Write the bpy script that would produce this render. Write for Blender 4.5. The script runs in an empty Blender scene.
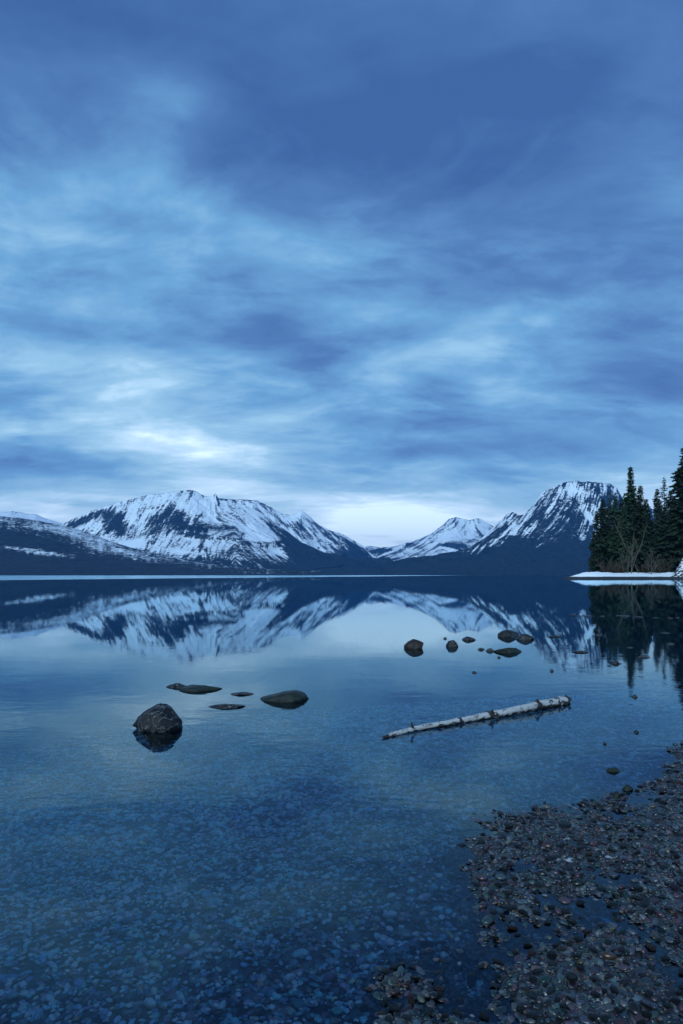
import bpy, math, random
import numpy as np

S = bpy.context.scene
COL = S.collection
R = math.radians
CAM_H = 1.35            # metres above the lake
F = 683.0               # focal length in pixels of the 24 mm lens
HZ = 575.0              # pixel row of the horizon
K = CAM_H * F
PI = math.pi

# ------------------------------------------------------------------ camera
cam = bpy.data.cameras.new('camera')
cam.sensor_fit = 'VERTICAL'
cam.sensor_height = 36.0
cam.lens = 24.0
cam.shift_y = (HZ - 512.0) / 1024.0
cam.clip_start = 0.05
cam.clip_end = 90000.0
camo = bpy.data.objects.new('camera', cam)
camo.location = (0, 0, CAM_H)
camo.rotation_euler = (R(90), 0, 0)
COL.objects.link(camo)
S.camera = camo

# ------------------------------------------------------------------ render / view
S.render.engine = 'CYCLES'
S.cycles.use_denoising = True
S.cycles.max_bounces = 8
S.cycles.diffuse_bounces = 2
S.cycles.glossy_bounces = 3
S.cycles.transparent_max_bounces = 12
S.cycles.volume_bounces = 0
S.cycles.caustics_reflective = False
S.cycles.caustics_refractive = False
S.cycles.sample_clamp_indirect = 4.0
S.view_settings.view_transform = 'Standard'
S.view_settings.look = 'None'
S.view_settings.exposure = 0.86
S.view_settings.gamma = 1.0
S.view_settings.use_curve_mapping = False

SUN_EL, SUN_AZ = R(34), R(205)      # azimuth clockwise from +Y (north)


# ------------------------------------------------------------------ node helpers
class NT:
    def __init__(self, tree):
        self.t = tree
        self.n = tree.nodes
        self.l = tree.links

    def new(self, typ, **kw):
        nd = self.n.new(typ)
        for k, v in kw.items():
            if k.startswith('i_'):
                nd.inputs[k[2:].replace('_', ' ')].default_value = v
            else:
                setattr(nd, k, v)
        return nd

    def put(self, sock, v):
        if isinstance(v, bpy.types.NodeSocket):
            self.l.new(v, sock)
        else:
            sock.default_value = v

    def math(self, op, a, b=0.0, c=0.0, clamp=False):
        nd = self.n.new('ShaderNodeMath')
        nd.operation = op
        nd.use_clamp = clamp
        for s, v in zip(nd.inputs, (a, b, c)):
            self.put(s, v)
        return nd.outputs[0]

    def vmath(self, op, a, b=(0, 0, 0)):
        nd = self.n.new('ShaderNodeVectorMath')
        nd.operation = op
        self.put(nd.inputs[0], a)
        self.put(nd.inputs[1], b)
        return nd.outputs['Value'] if op in ('DOT_PRODUCT', 'LENGTH') else nd.outputs[0]

    def step(self, x, lo, hi, smooth=True):
        nd = self.n.new('ShaderNodeMapRange')
        nd.interpolation_type = 'SMOOTHSTEP' if smooth else 'LINEAR'
        self.put(nd.inputs[0], x)
        nd.inputs[1].default_value = lo
        nd.inputs[2].default_value = hi
        return nd.outputs[0]

    def remap(self, x, a, b, c, d):
        nd = self.n.new('ShaderNodeMapRange')
        self.put(nd.inputs[0], x)
        for i, v in enumerate((a, b, c, d)):
            nd.inputs[i + 1].default_value = v
        return nd.outputs[0]

    def mix(self, f, a, b, mode='MIX'):
        nd = self.n.new('ShaderNodeMix')
        nd.data_type = 'RGBA'
        nd.blend_type = mode
        self.put(nd.inputs[0], f)
        self.put(nd.inputs[6], a if isinstance(a, bpy.types.NodeSocket) else tuple(a) + ((1,) if len(a) == 3 else ()))
        self.put(nd.inputs[7], b if isinstance(b, bpy.types.NodeSocket) else tuple(b) + ((1,) if len(b) == 3 else ()))
        return nd.outputs[2]

    def noise(self, vec, scale, detail=4.0, rough=0.55, dist=0.0, lac=2.0):
        nd = self.n.new('ShaderNodeTexNoise')
        if vec is not None:
            self.l.new(vec, nd.inputs['Vector'])
        nd.inputs['Scale'].default_value = scale
        nd.inputs['Detail'].default_value = detail
        nd.inputs['Roughness'].default_value = rough
        nd.inputs['Distortion'].default_value = dist
        nd.inputs['Lacunarity'].default_value = lac
        return nd.outputs[0]

    def ramp(self, fac, stops, interp='EASE'):
        nd = self.n.new('ShaderNodeValToRGB')
        cr = nd.color_ramp
        cr.interpolation = interp
        while len(cr.elements) < len(stops):
            cr.elements.new(0.5)
        for e, (p, c) in zip(cr.elements, stops):
            e.position = p
            e.color = tuple(c) + (1,) if len(c) == 3 else c
        self.put(nd.inputs[0], fac)
        return nd.outputs[0]


# ------------------------------------------------------------------ world: dusk sky under broken cloud
def build_world():
    w = bpy.data.worlds.new('World')
    S.world = w
    w.use_nodes = True
    t = NT(w.node_tree)
    t.n.clear()
    out = t.new('ShaderNodeOutputWorld')
    bg = t.new('ShaderNodeBackground')
    sky = t.new('ShaderNodeTexSky')
    sky.sky_type = 'NISHITA'
    sky.sun_disc = False
    sky.sun_elevation = SUN_EL
    sky.sun_rotation = SUN_AZ
    tc = t.new('ShaderNodeTexCoord')
    d = tc.outputs['Generated']
    sep = t.new('ShaderNodeSeparateXYZ')
    t.l.new(d, sep.inputs[0])
    x, y, z = sep.outputs
    zc = t.math('MAXIMUM', z, 0.0)
    # intersection with a curved cloud deck
    inv = t.math('DIVIDE', 1.0, t.math('ADD', zc, 0.19))
    cx = t.math('MULTIPLY', x, inv)
    cy = t.math('MULTIPLY', y, inv)
    cmb = t.new('ShaderNodeCombineXYZ')
    t.l.new(cx, cmb.inputs[0])
    t.l.new(cy, cmb.inputs[1])
    p = cmb.outputs[0]
    mp = t.new('ShaderNodeMapping')
    mp.inputs['Rotation'].default_value = (0, 0, R(-14))
    mp.inputs['Scale'].default_value = (0.72, 1.15, 1.0)
    mp.inputs['Location'].default_value = (3.2, 1.7, 0.4)
    t.l.new(p, mp.inputs[0])
    pm = mp.outputs[0]
    big = t.noise(pm, 0.9, 3.0, 0.5, 0.4)
    med = t.noise(pm, 2.0, 6.0, 0.56, 0.35)
    fine = t.noise(pm, 8.0, 5.0, 0.65, 0.3)
    el = z          # sin(elevation)
    az = t.math('DIVIDE', x, t.math('MAXIMUM', y, 0.05))
    # overall brightness with elevation: bright near 14 deg, dim at 8 deg, bright at the horizon, dim overhead
    base = t.ramp(el, [(p_, (v_,) * 3) for p_, v_ in ((0.0, .86), (0.05, .84), (0.10, .74), (0.155, .62), (0.20, .63), (0.27, .53), (0.33, .43), (0.40, .385), (0.475, .37),
                                                     (0.515, .24), (0.57, .17), (0.66, .16), (1.0, .2))], 'LINEAR')
    cl = t.math('MULTIPLY_ADD', t.math('SUBTRACT', big, 0.5), 1.35, t.math('MULTIPLY', t.math('SUBTRACT', med, 0.5), 1.45))
    cl = t.math('MULTIPLY_ADD', t.math('SUBTRACT', fine, 0.5), 0.26, cl)
    wv = t.noise(pm, 1.05, 6.0, 0.58, 0.6)
    cl = t.math('ADD', cl, t.math('MULTIPLY', t.math('SUBTRACT', t.step(wv, 0.44, 0.60), 0.5), 0.24))
    wv2 = t.noise(pm, 3.1, 7.0, 0.62, 0.7)
    cl = t.math('ADD', cl, t.math('MULTIPLY', t.math('SUBTRACT', t.step(wv2, 0.43, 0.59), 0.5), 0.11))
    amp = t.ramp(el, [(0.0, (.25,) * 3), (0.1, (.5,) * 3), (0.25, (.8,) * 3), (0.48, (.75,) * 3), (0.6, (.42,) * 3), (1.0, (.3,) * 3)], 'LINEAR')
    v = t.math('MULTIPLY_ADD', cl, amp, base)
    # clear gap low over the valley ahead
    def gauss(cx_, sx, cz, sz, a):
        dx = t.math('DIVIDE', t.math('SUBTRACT', az, cx_), sx)
        dz = t.math('DIVIDE', t.math('SUBTRACT', el, cz), sz)
        r2 = t.math('ADD', t.math('MULTIPLY', dx, dx), t.math('MULTIPLY', dz, dz))
        return t.math('MULTIPLY', t.math('EXPONENT', t.math('MULTIPLY', r2, -1.0)), a)
    for g in [(0.07, 0.12, 0.082, 0.017, 0.34), (0.0, 0.25, 0.05, 0.03, 0.15), (-0.32, 0.24, 0.22, 0.05, 0.12), (-0.20, 0.11, 0.155, 0.045, 0.15), (0.42, 0.14, 0.10, 0.05, 0.10),
              (0.25, 0.14, 0.30, 0.05, 0.14), (-0.1, 0.3, 0.135, 0.022, -0.10), (0.34, 0.28, 0.20, 0.06, -0.15), (-0.02, 0.14, 0.315, 0.025, -0.12), (-0.47, 0.13, 0.14, 0.035, -0.24), (-0.3, 0.3, 0.11, 0.03, 0.10), (-0.25, 0.10, 0.565, 0.022, 0.20), (0.15, 0.25, 0.55, 0.06, -0.06), (0.45, 0.1, 0.53, 0.06, 0.10)]:
        v = t.math('ADD', v, gauss(*g))
    v = t.math('MINIMUM', t.math('MAXIMUM', v, 0.0), 1.0)
    colr = t.ramp(v, [(0.0, (0.026, 0.074, 0.200)), (0.22, (0.050, 0.122, 0.275)), (0.45, (0.092, 0.230, 0.402)), (0.70, (0.212, 0.374, 0.512)),
                      (0.88, (0.40, 0.55, 0.68)), (1.0, (0.60, 0.76, 0.86))], 'LINEAR')
    skyc = t.mix(1.0, sky.outputs[0], (0.075, 0.075, 0.075), 'MULTIPLY')
    c = t.mix(0.06, colr, skyc)
    t.l.new(c, bg.inputs[0])
    bg.inputs[1].default_value = 1.0
    t.l.new(bg.outputs[0], out.inputs[0])


build_world()

sl = bpy.data.lights.new('sun', 'SUN')
sl.energy = 1.4
sl.angle = R(25)
sl.color = (0.62, 0.84, 1.0)
so = bpy.data.objects.new('sun', sl)
so.rotation_euler = (R(90) - SUN_EL, 0, PI - SUN_AZ)
so.location = (0, 0, 50)
COL.objects.link(so)


# ------------------------------------------------------------------ mesh helpers
def tag(o, label=None, cat=None, group=None, kind=None):
    if label:
        o['label'] = label
    if cat:
        o['category'] = cat
    if group:
        o['group'] = group
    if kind:
        o['kind'] = kind
    return o


def make_mesh(name, V, faces, smooth=True, attrs=None):
    """V (n,3); faces: list of int arrays (m,k)"""
    V = np.asarray(V, dtype=np.float32)
    if not isinstance(faces, list):
        faces = [faces]
    faces = [np.asarray(f, dtype=np.int32) for f in faces if len(f)]
    me = bpy.data.meshes.new(name)
    me.vertices.add(len(V))
    me.vertices.foreach_set('co', V.ravel())
    nl = sum(f.size for f in faces)
    nf = sum(len(f) for f in faces)
    me.loops.add(nl)
    me.loops.foreach_set('vertex_index', np.concatenate([f.ravel() for f in faces]))
    me.polygons.add(nf)
    tot = np.concatenate([np.full(len(f), f.shape[1], dtype=np.int32) for f in faces])
    st = np.concatenate([[0], np.cumsum(tot)[:-1]]).astype(np.int32)
    me.polygons.foreach_set('loop_start', st)
    me.polygons.foreach_set('use_smooth', np.full(nf, bool(smooth)))
    me.update(calc_edges=True)
    for k, a in (attrs or {}).items():
        a = np.asarray(a, dtype=np.float32)
        if a.ndim == 1:
            at = me.attributes.new(k, 'FLOAT', 'POINT')
            at.data.foreach_set('value', a)
        else:
            at = me.attributes.new(k, 'FLOAT_COLOR', 'POINT')
            at.data.foreach_set('color', np.hstack([a, np.ones((len(a), 1), np.float32)]).ravel())
    return me


def add_obj(name, me, mat=None, parent=None, loc=None):
    o = bpy.data.objects.new(name, me)
    COL.objects.link(o)
    if mat is not None and me is not None and len(me.materials) == 0:
        me.materials.append(mat)
    if parent is not None:
        o.parent = parent
    if loc is not None:
        o.location = loc
    return o


def grid_faces(nr, nc):
    i = np.arange(nr - 1)[:, None] * nc + np.arange(nc - 1)[None, :]
    i = i.ravel()
    return np.stack([i, i + 1, i + nc + 1, i + nc], 1)


def ico(n):
    ph = (1 + 5 ** .5) / 2
    V = [(-1, ph, 0), (1, ph, 0), (-1, -ph, 0), (1, -ph, 0), (0, -1, ph), (0, 1, ph), (0, -1, -ph), (0, 1, -ph), (ph, 0, -1), (ph, 0, 1), (-ph, 0, -1), (-ph, 0, 1)]
    Fc = [(0, 11, 5), (0, 5, 1), (0, 1, 7), (0, 7, 10), (0, 10, 11), (1, 5, 9), (5, 11, 4), (11, 10, 2), (10, 7, 6), (7, 1, 8), (3, 9, 4), (3, 4, 2), (3, 2, 6), (3, 6, 8), (3, 8, 9), (4, 9, 5), (2, 4, 11), (6, 2, 10), (8, 6, 7), (9, 8, 1)]
    V = [np.array(v) / np.linalg.norm(v) for v in V]
    for _ in range(n):
        cache, nf = {}, []
        def mid(a, b):
            k = (min(a, b), max(a, b))
            if k not in cache:
                m = V[a] + V[b]
                V.append(m / np.linalg.norm(m))
                cache[k] = len(V) - 1
            return cache[k]
        for a, b, c in Fc:
            ab, bc, ca = mid(a, b), mid(b, c), mid(c, a)
            nf += [(a, ab, ca), (b, bc, ab), (c, ca, bc), (ab, bc, ca)]
        Fc = nf
    return np.array(V), np.array(Fc, dtype=np.int32)


def hash2(ix, iy, s):
    n = np.sin(ix * 127.1 + iy * 311.7 + s * 74.7) * 43758.5453
    return n - np.floor(n)


def vnoise(x, y, s=0):
    ix, iy = np.floor(x), np.floor(y)
    fx, fy = x - ix, y - iy
    ux, uy = fx * fx * fx * (fx * (fx * 6 - 15) + 10), fy * fy * fy * (fy * (fy * 6 - 15) + 10)
    a, b = hash2(ix, iy, s), hash2(ix + 1, iy, s)
    c, d = hash2(ix, iy + 1, s), hash2(ix + 1, iy + 1, s)
    return (a + (b - a) * ux) * (1 - uy) + (c + (d - c) * ux) * uy


def fbm(x, y, s=0, o=5, g=0.5):
    v, a, n = 0, 1.0, 0
    for i in range(o):
        v = v + a * (vnoise(x, y, s + i * 3.1) - 0.5)
        n += a
        a *= g
        x, y = (x * 0.8 - y * 0.6) * 2.03 + 7.7, (x * 0.6 + y * 0.8) * 2.03 - 3.3
    return v / n * 2


def ridged(x, y, s=0, o=4, g=0.5):
    v, a, n = 0, 1.0, 0
    for i in range(o):
        v = v + a * (1 - np.abs(vnoise(x, y, s + i * 3.1) * 2 - 1))
        n += a
        a *= g
        x, y = (x * 0.8 - y * 0.6) * 2.03 + 7.7, (x * 0.6 + y * 0.8) * 2.03 - 3.3
    return v / n


def noise3(P, s=0):
    """smooth pseudo noise on points (sum of sines), -1..1"""
    rng = np.random.RandomState(int(s * 17) % 99991)
    v = 0
    for i in range(7):
        k = rng.normal(size=3)
        v = v + np.sin(P @ k + rng.uniform(0, 6.28)) * (1 / 7 ** .5)
    return v


# ------------------------------------------------------------------ materials
def material(name):
    m = bpy.data.materials.new(name)
    m.use_nodes = True
    t = NT(m.node_tree)
    t.n.clear()
    out = t.new('ShaderNodeOutputMaterial')
    return m, t, out


def principled(t, out, color, rough=0.6, normal=None, spec=0.5):
    b = t.new('ShaderNodeBsdfPrincipled')
    t.put(b.inputs['Base Color'], color if isinstance(color, bpy.types.NodeSocket) else tuple(color) + (1,))
    t.put(b.inputs['Roughness'], rough)
    b.inputs['Specular IOR Level'].default_value = spec
    if normal is not None:
        t.l.new(normal, b.inputs['Normal'])
    t.l.new(b.outputs[0], out.inputs[0])
    return b


def bump(t, h, strength, dist):
    b = t.new('ShaderNodeBump')
    t.l.new(h, b.inputs['Height'])
    b.inputs['Strength'].default_value = strength
    b.inputs['Distance'].default_value = dist
    return b.outputs[0]


def mat_mountain():
    m, t, out = material('mountain_slope')
    a = t.new('ShaderNodeAttribute')
    a.attribute_name = 'snow'
    g = t.new('ShaderNodeNewGeometry')
    pos = g.outputs['Position']
    n1 = t.noise(pos, 0.042, 5.0, 0.72)
    n2 = t.noise(pos, 0.006, 4.0, 0.6)
    v = t.math('ADD', a.outputs['Fac'], t.math('MULTIPLY', t.math('SUBTRACT', n1, 0.5), 2.6))
    v = t.math('ADD', v, t.math('MULTIPLY', t.math('SUBTRACT', n2, 0.5), 0.8))
    f = t.step(v, 0.24, 0.80)
    forest = t.mix(t.step(n1, 0.3, 0.7), (0.006, 0.014, 0.024), (0.026, 0.046, 0.060))
    col = t.mix(f, forest, (0.80, 0.87, 0.91))
    principled(t, out, col, 0.85, None, 0.1)
    return m


def mat_bed():
    m, t, out = material('gravel_bed')
    g = t.new('ShaderNodeNewGeometry')
    pos = g.outputs['Position']
    vo = t.new('ShaderNodeTexVoronoi')
    vo.inputs['Scale'].default_value = 16.0
    t.l.new(pos, vo.inputs['Vector'])
    vd = t.new('ShaderNodeSeparateColor')
    t.l.new(vo.outputs['Color'], vd.inputs[0])
    col = t.ramp(vd.outputs[0], [(0.0, (0.03, 0.04, 0.05)), (0.3, (0.09, 0.12, 0.15)), (0.5, (0.10, 0.08, 0.10)), (0.7, (0.09, 0.16, 0.17)), (0.9, (0.17, 0.18, 0.19)), (1.0, (0.42, 0.45, 0.48))], 'LINEAR')
    edge = t.step(vo.outputs['Distance'], 0.75, 0.35)
    col = t.mix(edge, (0.02, 0.025, 0.03), col)
    # bed colour goes dark blue with depth, standing in for light lost in water
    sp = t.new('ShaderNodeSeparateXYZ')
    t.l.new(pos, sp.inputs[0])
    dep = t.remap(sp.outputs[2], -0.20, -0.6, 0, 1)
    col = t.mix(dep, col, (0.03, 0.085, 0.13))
    n = bump(t, vo.outputs['Distance'], 0.6, -0.02)
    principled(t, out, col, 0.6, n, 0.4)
    return m


def mat_pebbles():
    m, t, out = material('pebble_stone')
    a = t.new('ShaderNodeAttribute')
    a.attribute_name = 'tint'
    g = t.new('ShaderNodeNewGeometry')
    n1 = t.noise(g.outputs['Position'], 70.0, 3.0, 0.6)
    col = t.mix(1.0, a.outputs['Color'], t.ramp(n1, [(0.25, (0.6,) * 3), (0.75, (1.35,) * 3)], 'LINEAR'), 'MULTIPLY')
    principled(t, out, col, 0.30, None, 0.5)
    return m


def mat_stone(name, c1, c2, rough=0.55, moss=None, scale=6.0, vein=0.0):
    m, t, out = material(name)
    tc = t.new('ShaderNodeTexCoord')
    pos = tc.outputs['Object']
    n1 = t.noise(pos, scale, 6.0, 0.65, 0.3)
    n2 = t.noise(pos, scale * 6, 5.0, 0.7)
    col = t.mix(t.step(n1, 0.32, 0.68), c1, c2)
    col = t.mix(1.0, col, t.ramp(n2, [(0.3, (0.55,) * 3), (0.75, (1.4,) * 3)], 'LINEAR'), 'MULTIPLY')
    if vein:
        n3 = t.noise(pos, scale * 1.4, 3.0, 0.5, 1.5)
        vv = t.step(t.math('ABSOLUTE', t.math('SUBTRACT', n3, 0.5)), 0.018, 0.004)
        col = t.mix(t.math('MULTIPLY', vv, vein), col, (0.35, 0.36, 0.36))
    if moss:
        n4 = t.noise(pos, scale * 1.1, 4.0, 0.6)
        col = t.mix(t.math('MULTIPLY', t.step(n4, 0.5, 0.7), 0.8), col, moss)
    h = t.math('ADD', t.math('MULTIPLY', n1, 0.7), t.math('MULTIPLY', n2, 0.3))
    principled(t, out, col, rough, bump(t, h, 0.9, 0.03), 0.25)
    return m


def mat_snow():
    m, t, out = material('snow')
    g = t.new('ShaderNodeNewGeometry')
    n = t.noise(g.outputs['Position'], 0.6, 5.0, 0.6)
    principled(t, out, t.mix(n, (0.78, 0.82, 0.86), (0.88, 0.9, 0.92)), 0.7, bump(t, n, 0.5, 0.3), 0.3)
    return m


def mat_spit():
    m, t, out = material('snowy_shore')
    g = t.new('ShaderNodeNewGeometry')
    pos = g.outputs['Position']
    sp = t.new('ShaderNodeSeparateXYZ')
    t.l.new(pos, sp.inputs[0])
    n = t.noise(pos, 0.25, 5.0, 0.6)
    n2 = t.noise(pos, 0.9, 4.0, 0.6)
    h = t.math('ADD', sp.outputs[2], t.math('MULTIPLY', t.math('SUBTRACT', n, 0.5), 0.5))
    f = t.step(h, 0.62, 0.78)
    a = t.new('ShaderNodeAttribute')
    a.attribute_name = 'rocky'
    rk = t.step(t.math('ADD', a.outputs['Fac'], t.math('MULTIPLY', t.math('SUBTRACT', n2, 0.5), 1.8)), 0.45, 0.6)
    f = t.math('MULTIPLY', f, t.math('SUBTRACT', 1.0, rk))
    col = t.mix(f, (0.035, 0.037, 0.04), (0.84, 0.87, 0.9))
    principled(t, out, col, 0.75, bump(t, n2, 0.5, 0.3), 0.3)
    return m


def mat_foliage(name, c1, c2):
    m, t, out = material(name)
    g = t.new('ShaderNodeNewGeometry')
    n = t.noise(g.outputs['Position'], 0.45, 3.0, 0.6)
    a = t.new('ShaderNodeAttribute')
    a.attribute_name = 'leaf'
    f = t.math('ADD', t.math('MULTIPLY', n, 0.6), t.math('MULTIPLY', a.outputs['Fac'], 0.4))
    principled(t, out, t.mix(t.step(f, 0.25, 0.75), c1, c2), 0.7, None, 0.2)
    return m


def mat_bark(name, c1, c2, scale=2.0):
    m, t, out = material(name)
    tc = t.new('ShaderNodeTexCoord')
    n = t.noise(tc.outputs['Object'], scale, 5.0, 0.65)
    principled(t, out, t.mix(n, c1, c2), 0.85, None, 0.2)
    return m


def mat_birch():
    m, t, out = material('birch_bark')
    a = t.new('ShaderNodeAttribute')
    a.attribute_name = 'along'
    b = t.new('ShaderNodeAttribute')
    b.attribute_name = 'around'
    dk = t.new('ShaderNodeAttribute')
    dk.attribute_name = 'dark'
    tc = t.new('ShaderNodeTexCoord')
    pos = tc.outputs['Object']
    cmb = t.new('ShaderNodeCombineXYZ')
    t.l.new(a.outputs['Fac'], cmb.inputs[0])
    t.l.new(b.outputs['Fac'], cmb.inputs[1])
    p = cmb.outputs[0]
    mp = t.new('ShaderNodeMapping')
    mp.inputs['Scale'].default_value = (55.0, 1.6, 1.0)
    t.l.new(p, mp.inputs[0])
    lent = t.noise(mp.outputs[0], 1.0, 3.0, 0.6)
    mp2 = t.new('ShaderNodeMapping')
    mp2.inputs['Scale'].default_value = (13.0, 2.2, 1.0)
    t.l.new(p, mp2.inputs[0])
    patch = t.noise(mp2.outputs[0], 1.0, 5.0, 0.65, 0.4)
    grain = t.noise(pos, 60.0, 4.0, 0.6)
    white = t.mix(grain, (0.34, 0.335, 0.32), (0.64, 0.63, 0.61))
    white = t.mix(t.math('MULTIPLY', t.step(patch, 0.45, 0.62), 0.35), white, (0.36, 0.33, 0.29))
    f1 = t.step(lent, 0.63, 0.70)
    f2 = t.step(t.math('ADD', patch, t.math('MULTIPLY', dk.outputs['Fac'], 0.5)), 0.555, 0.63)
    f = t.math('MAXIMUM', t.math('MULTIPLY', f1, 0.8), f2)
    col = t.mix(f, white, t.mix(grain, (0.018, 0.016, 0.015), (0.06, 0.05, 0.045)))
    h = t.math('ADD', t.math('MULTIPLY', grain, 0.4), t.math('MULTIPLY', f, -0.6))
    principled(t, out, col, 0.6, bump(t, h, 0.6, 0.006), 0.35)
    return m


def mat_water():
    m, t, out = material('lake_water')
    g = t.new('ShaderNodeNewGeometry')
    pos = g.outputs['Position']
    sp = t.new('ShaderNodeSeparateXYZ')
    t.l.new(pos, sp.inputs[0])
    x, y, z = sp.outputs
    # breeze-ruffled sheet far out on the left
    nb = t.noise(pos, 0.004, 3.0, 0.5)
    e = t.math('SUBTRACT', y, t.math('MULTIPLY', x, 4.5))
    e = t.math('ADD', e, t.math('MULTIPLY', t.math('SUBTRACT', nb, 0.5), 420.0))
    ruff = t.step(e, 520.0, 580.0)
    rough = t.math('MULTIPLY_ADD', ruff, 0.20, 0.010)
    mp = t.new('ShaderNodeMapping')
    mp.inputs['Rotation'].default_value = (0, 0, R(12))
    mp.inputs['Scale'].default_value = (0.55, 1.0, 1.0)
    t.l.new(pos, mp.inputs[0])
    r1 = t.noise(mp.outputs[0], 2.6, 3.0, 0.55, 0.3)
    r2 = t.noise(mp.outputs[0], 9.0, 2.0, 0.5, 0.2)
    r3 = t.noise(mp.outputs[0], 0.35, 3.0, 0.5)
    h = t.math('ADD', t.math('MULTIPLY', r1, 0.0007), t.math('ADD', t.math('MULTIPLY', r2, 0.0003), t.math('MULTIPLY', r3, 0.0018)))
    near = t.math('MULTIPLY', t.remap(y, 7.0, 14.0, 3.5, 0.5), t.remap(y, 2.5, 6.0, 0.5, 1.0))
    h = t.math('MULTIPLY', h, near)
    bn = t.new('ShaderNodeBump')
    t.l.new(h, bn.inputs['Height'])
    bn.inputs['Strength'].default_value = 1.0
    bn.inputs['Distance'].default_value = 1.0
    n = bn.outputs[0]
    fr = t.new('ShaderNodeFresnel')
    fr.inputs['IOR'].default_value = 1.47
    t.l.new(n, fr.inputs['Normal'])
    tr = t.new('ShaderNodeBsdfTransparent')
    tr.inputs[0].default_value = (0.82, 0.97, 1.0, 1)
    gl = t.new('ShaderNodeBsdfGlossy')
    gl.distribution = 'GGX'
    gl.inputs['Color'].default_value = (0.72, 0.92, 1, 1)
    t.l.new(rough, gl.inputs['Roughness'])
    t.l.new(n, gl.inputs['Normal'])
    mx = t.new('ShaderNodeMixShader')
    t.l.new(fr.outputs[0], mx.inputs[0])
    t.l.new(tr.outputs[0], mx.inputs[1])
    t.l.new(gl.outputs[0], mx.inputs[2])
    t.l.new(mx.outputs[0], out.inputs[0])
    return m


M_MOUNT = mat_mountain()
M_BED = mat_bed()
M_PEB = mat_pebbles()
M_SPIT = mat_spit()
M_SNOW = mat_snow()
M_WATER = mat_water()
M_BIRCH = mat_birch()
M_WOOD = mat_bark('wet_broken_wood', (0.015, 0.012, 0.01), (0.09, 0.07, 0.055), 20.0)
M_ROCK = {
    'dark': mat_stone('dark_wet_rock', (0.006, 0.006, 0.007), (0.022, 0.022, 0.024), 0.5, vein=0.5),
    'brown': mat_stone('brown_rock', (0.014, 0.011, 0.010), (0.05, 0.037, 0.030), 0.55),
    'green': mat_stone('greenish_rock', (0.010, 0.014, 0.013), (0.028, 0.037, 0.031), 0.5, moss=(0.02, 0.03, 0.013)),
    'grey': mat_stone('grey_rock', (0.02, 0.022, 0.024), (0.075, 0.08, 0.085), 0.55, vein=0.3),
}
M_NEEDLE = {
    'dark': mat_foliage('dark_needles', (0.012, 0.026, 0.016), (0.040, 0.066, 0.036)),
    'green': mat_foliage('green_needles', (0.018, 0.042, 0.024), (0.055, 0.100, 0.050)),
    'blue': mat_foliage('bluish_needles', (0.022, 0.044, 0.036), (0.060, 0.100, 0.078)),
}
M_BARK = mat_bark('conifer_bark', (0.03, 0.022, 0.018), (0.09, 0.07, 0.055))
M_PALE = mat_bark('pale_bare_bark', (0.07, 0.065, 0.05), (0.19, 0.175, 0.14))
M_TWIG = mat_bark('brown_twig_bark', (0.05, 0.035, 0.028), (0.13, 0.09, 0.07))

# ------------------------------------------------------------------ lake bed and shore (one sheet)
CTRL = [  # pixel x, pixel y of the water-plane point, height of the gravel there
    (485, 836, .008), (478, 868, .006), (515, 905, .012), (490, 938, .006), (395, 990, .006), (405, 1012, .008), (450, 985, .006), (535, 1015, .012), (620, 905, .006), (600, 950, .004), (640, 1000, .010),
    (683, 800, .030), (640, 830, .026), (600, 830, .024), (560, 835, .022), (683, 900, .034), (640, 880, .026), (590, 865, .024), (555, 868, .018), (530, 895, .006),
    (530, 850, .010), (545, 820, .010), (600, 808, .012), (640, 795, .012), (680, 765, .012), (668, 752, -.004), (650, 950, .006), (683, 980, .016), (600, 1005, .010), (655, 1015, .008),
    (680, 1022, .006), (570, 920, .004), (605, 930, .002), (560, 950, .003), (545, 1000, .008), (470, 1000, .004), (400, 1005, -.006), (380, 960, -.030),
    (460, 920, -.018), (505, 930, .001), (485, 950, -.003), (430, 870, -.032),  (440, 835, -.04), (400, 800, -.17), (500, 800, -.045), (560, 785, -.06),
    (620, 765, -.06), (600, 700, -.16), (683, 720, -.06), (640, 735, -.08), (300, 1020, -.055), (200, 1020, -.14), (0, 1020, -.22), (0, 900, -.32), (200, 900, -.21),
    (300, 900, -.15), (200, 800, -.36), (0, 780, -.5), (340, 760, -.30), (200, 740, -.45), (340, 700, -.5), (560, 660, -.55), (660, 640, -.55),
    (340, 640, -1.0), (150, 640, -1.3), (0, 700, -.9), (0, 620, -3.0), (340, 605, -3.5), (600, 614, -1.3), (670, 616, -1.1), (500, 620, -1.0), (600, 592, -3.0), (720, 600, -1.0)]
CU, CZ = [], []
for px, py, z in CTRL:
    Y = K / (py - HZ)
    CU.append(((px - 341.5) / F * 2.2, math.log(Y)))
    CZ.append(z)
for (u, Y, z) in [(0.75, 2.5, .16), (0.8, 5, .22), (0.75, 10, .3), (0.8, 25, .6), (0.9, 60, 1.2), (0.58, 8, -.02), (0.60, 14, -.3), (0.62, 25, -1.0), (1.3, 4, .5), (1.3, 12, .8), (-1, 4, -.7), (-1, 10, -1.5),
                  (-0.8, 1.2, -.18), (0, 1.2, -.03), (0.5, 1.2, .06), (1.2, 1.2, .15)]:
    CU.append((u * 2.2, math.log(Y)))
    CZ.append(z)
CU, CZ = np.array(CU), np.array(CZ)


def _rbf(d):
    return np.sqrt(d * d + 0.0009)


A = _rbf(np.linalg.norm(CU[:, None] - CU[None], axis=2))
n_ = len(CU)
AA = np.zeros((n_ + 1, n_ + 1))
AA[:n_, :n_] = A
AA[:n_, n_] = 1
AA[n_, :n_] = 1
COEF = np.linalg.solve(AA, np.concatenate([CZ, [0]]))


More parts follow.
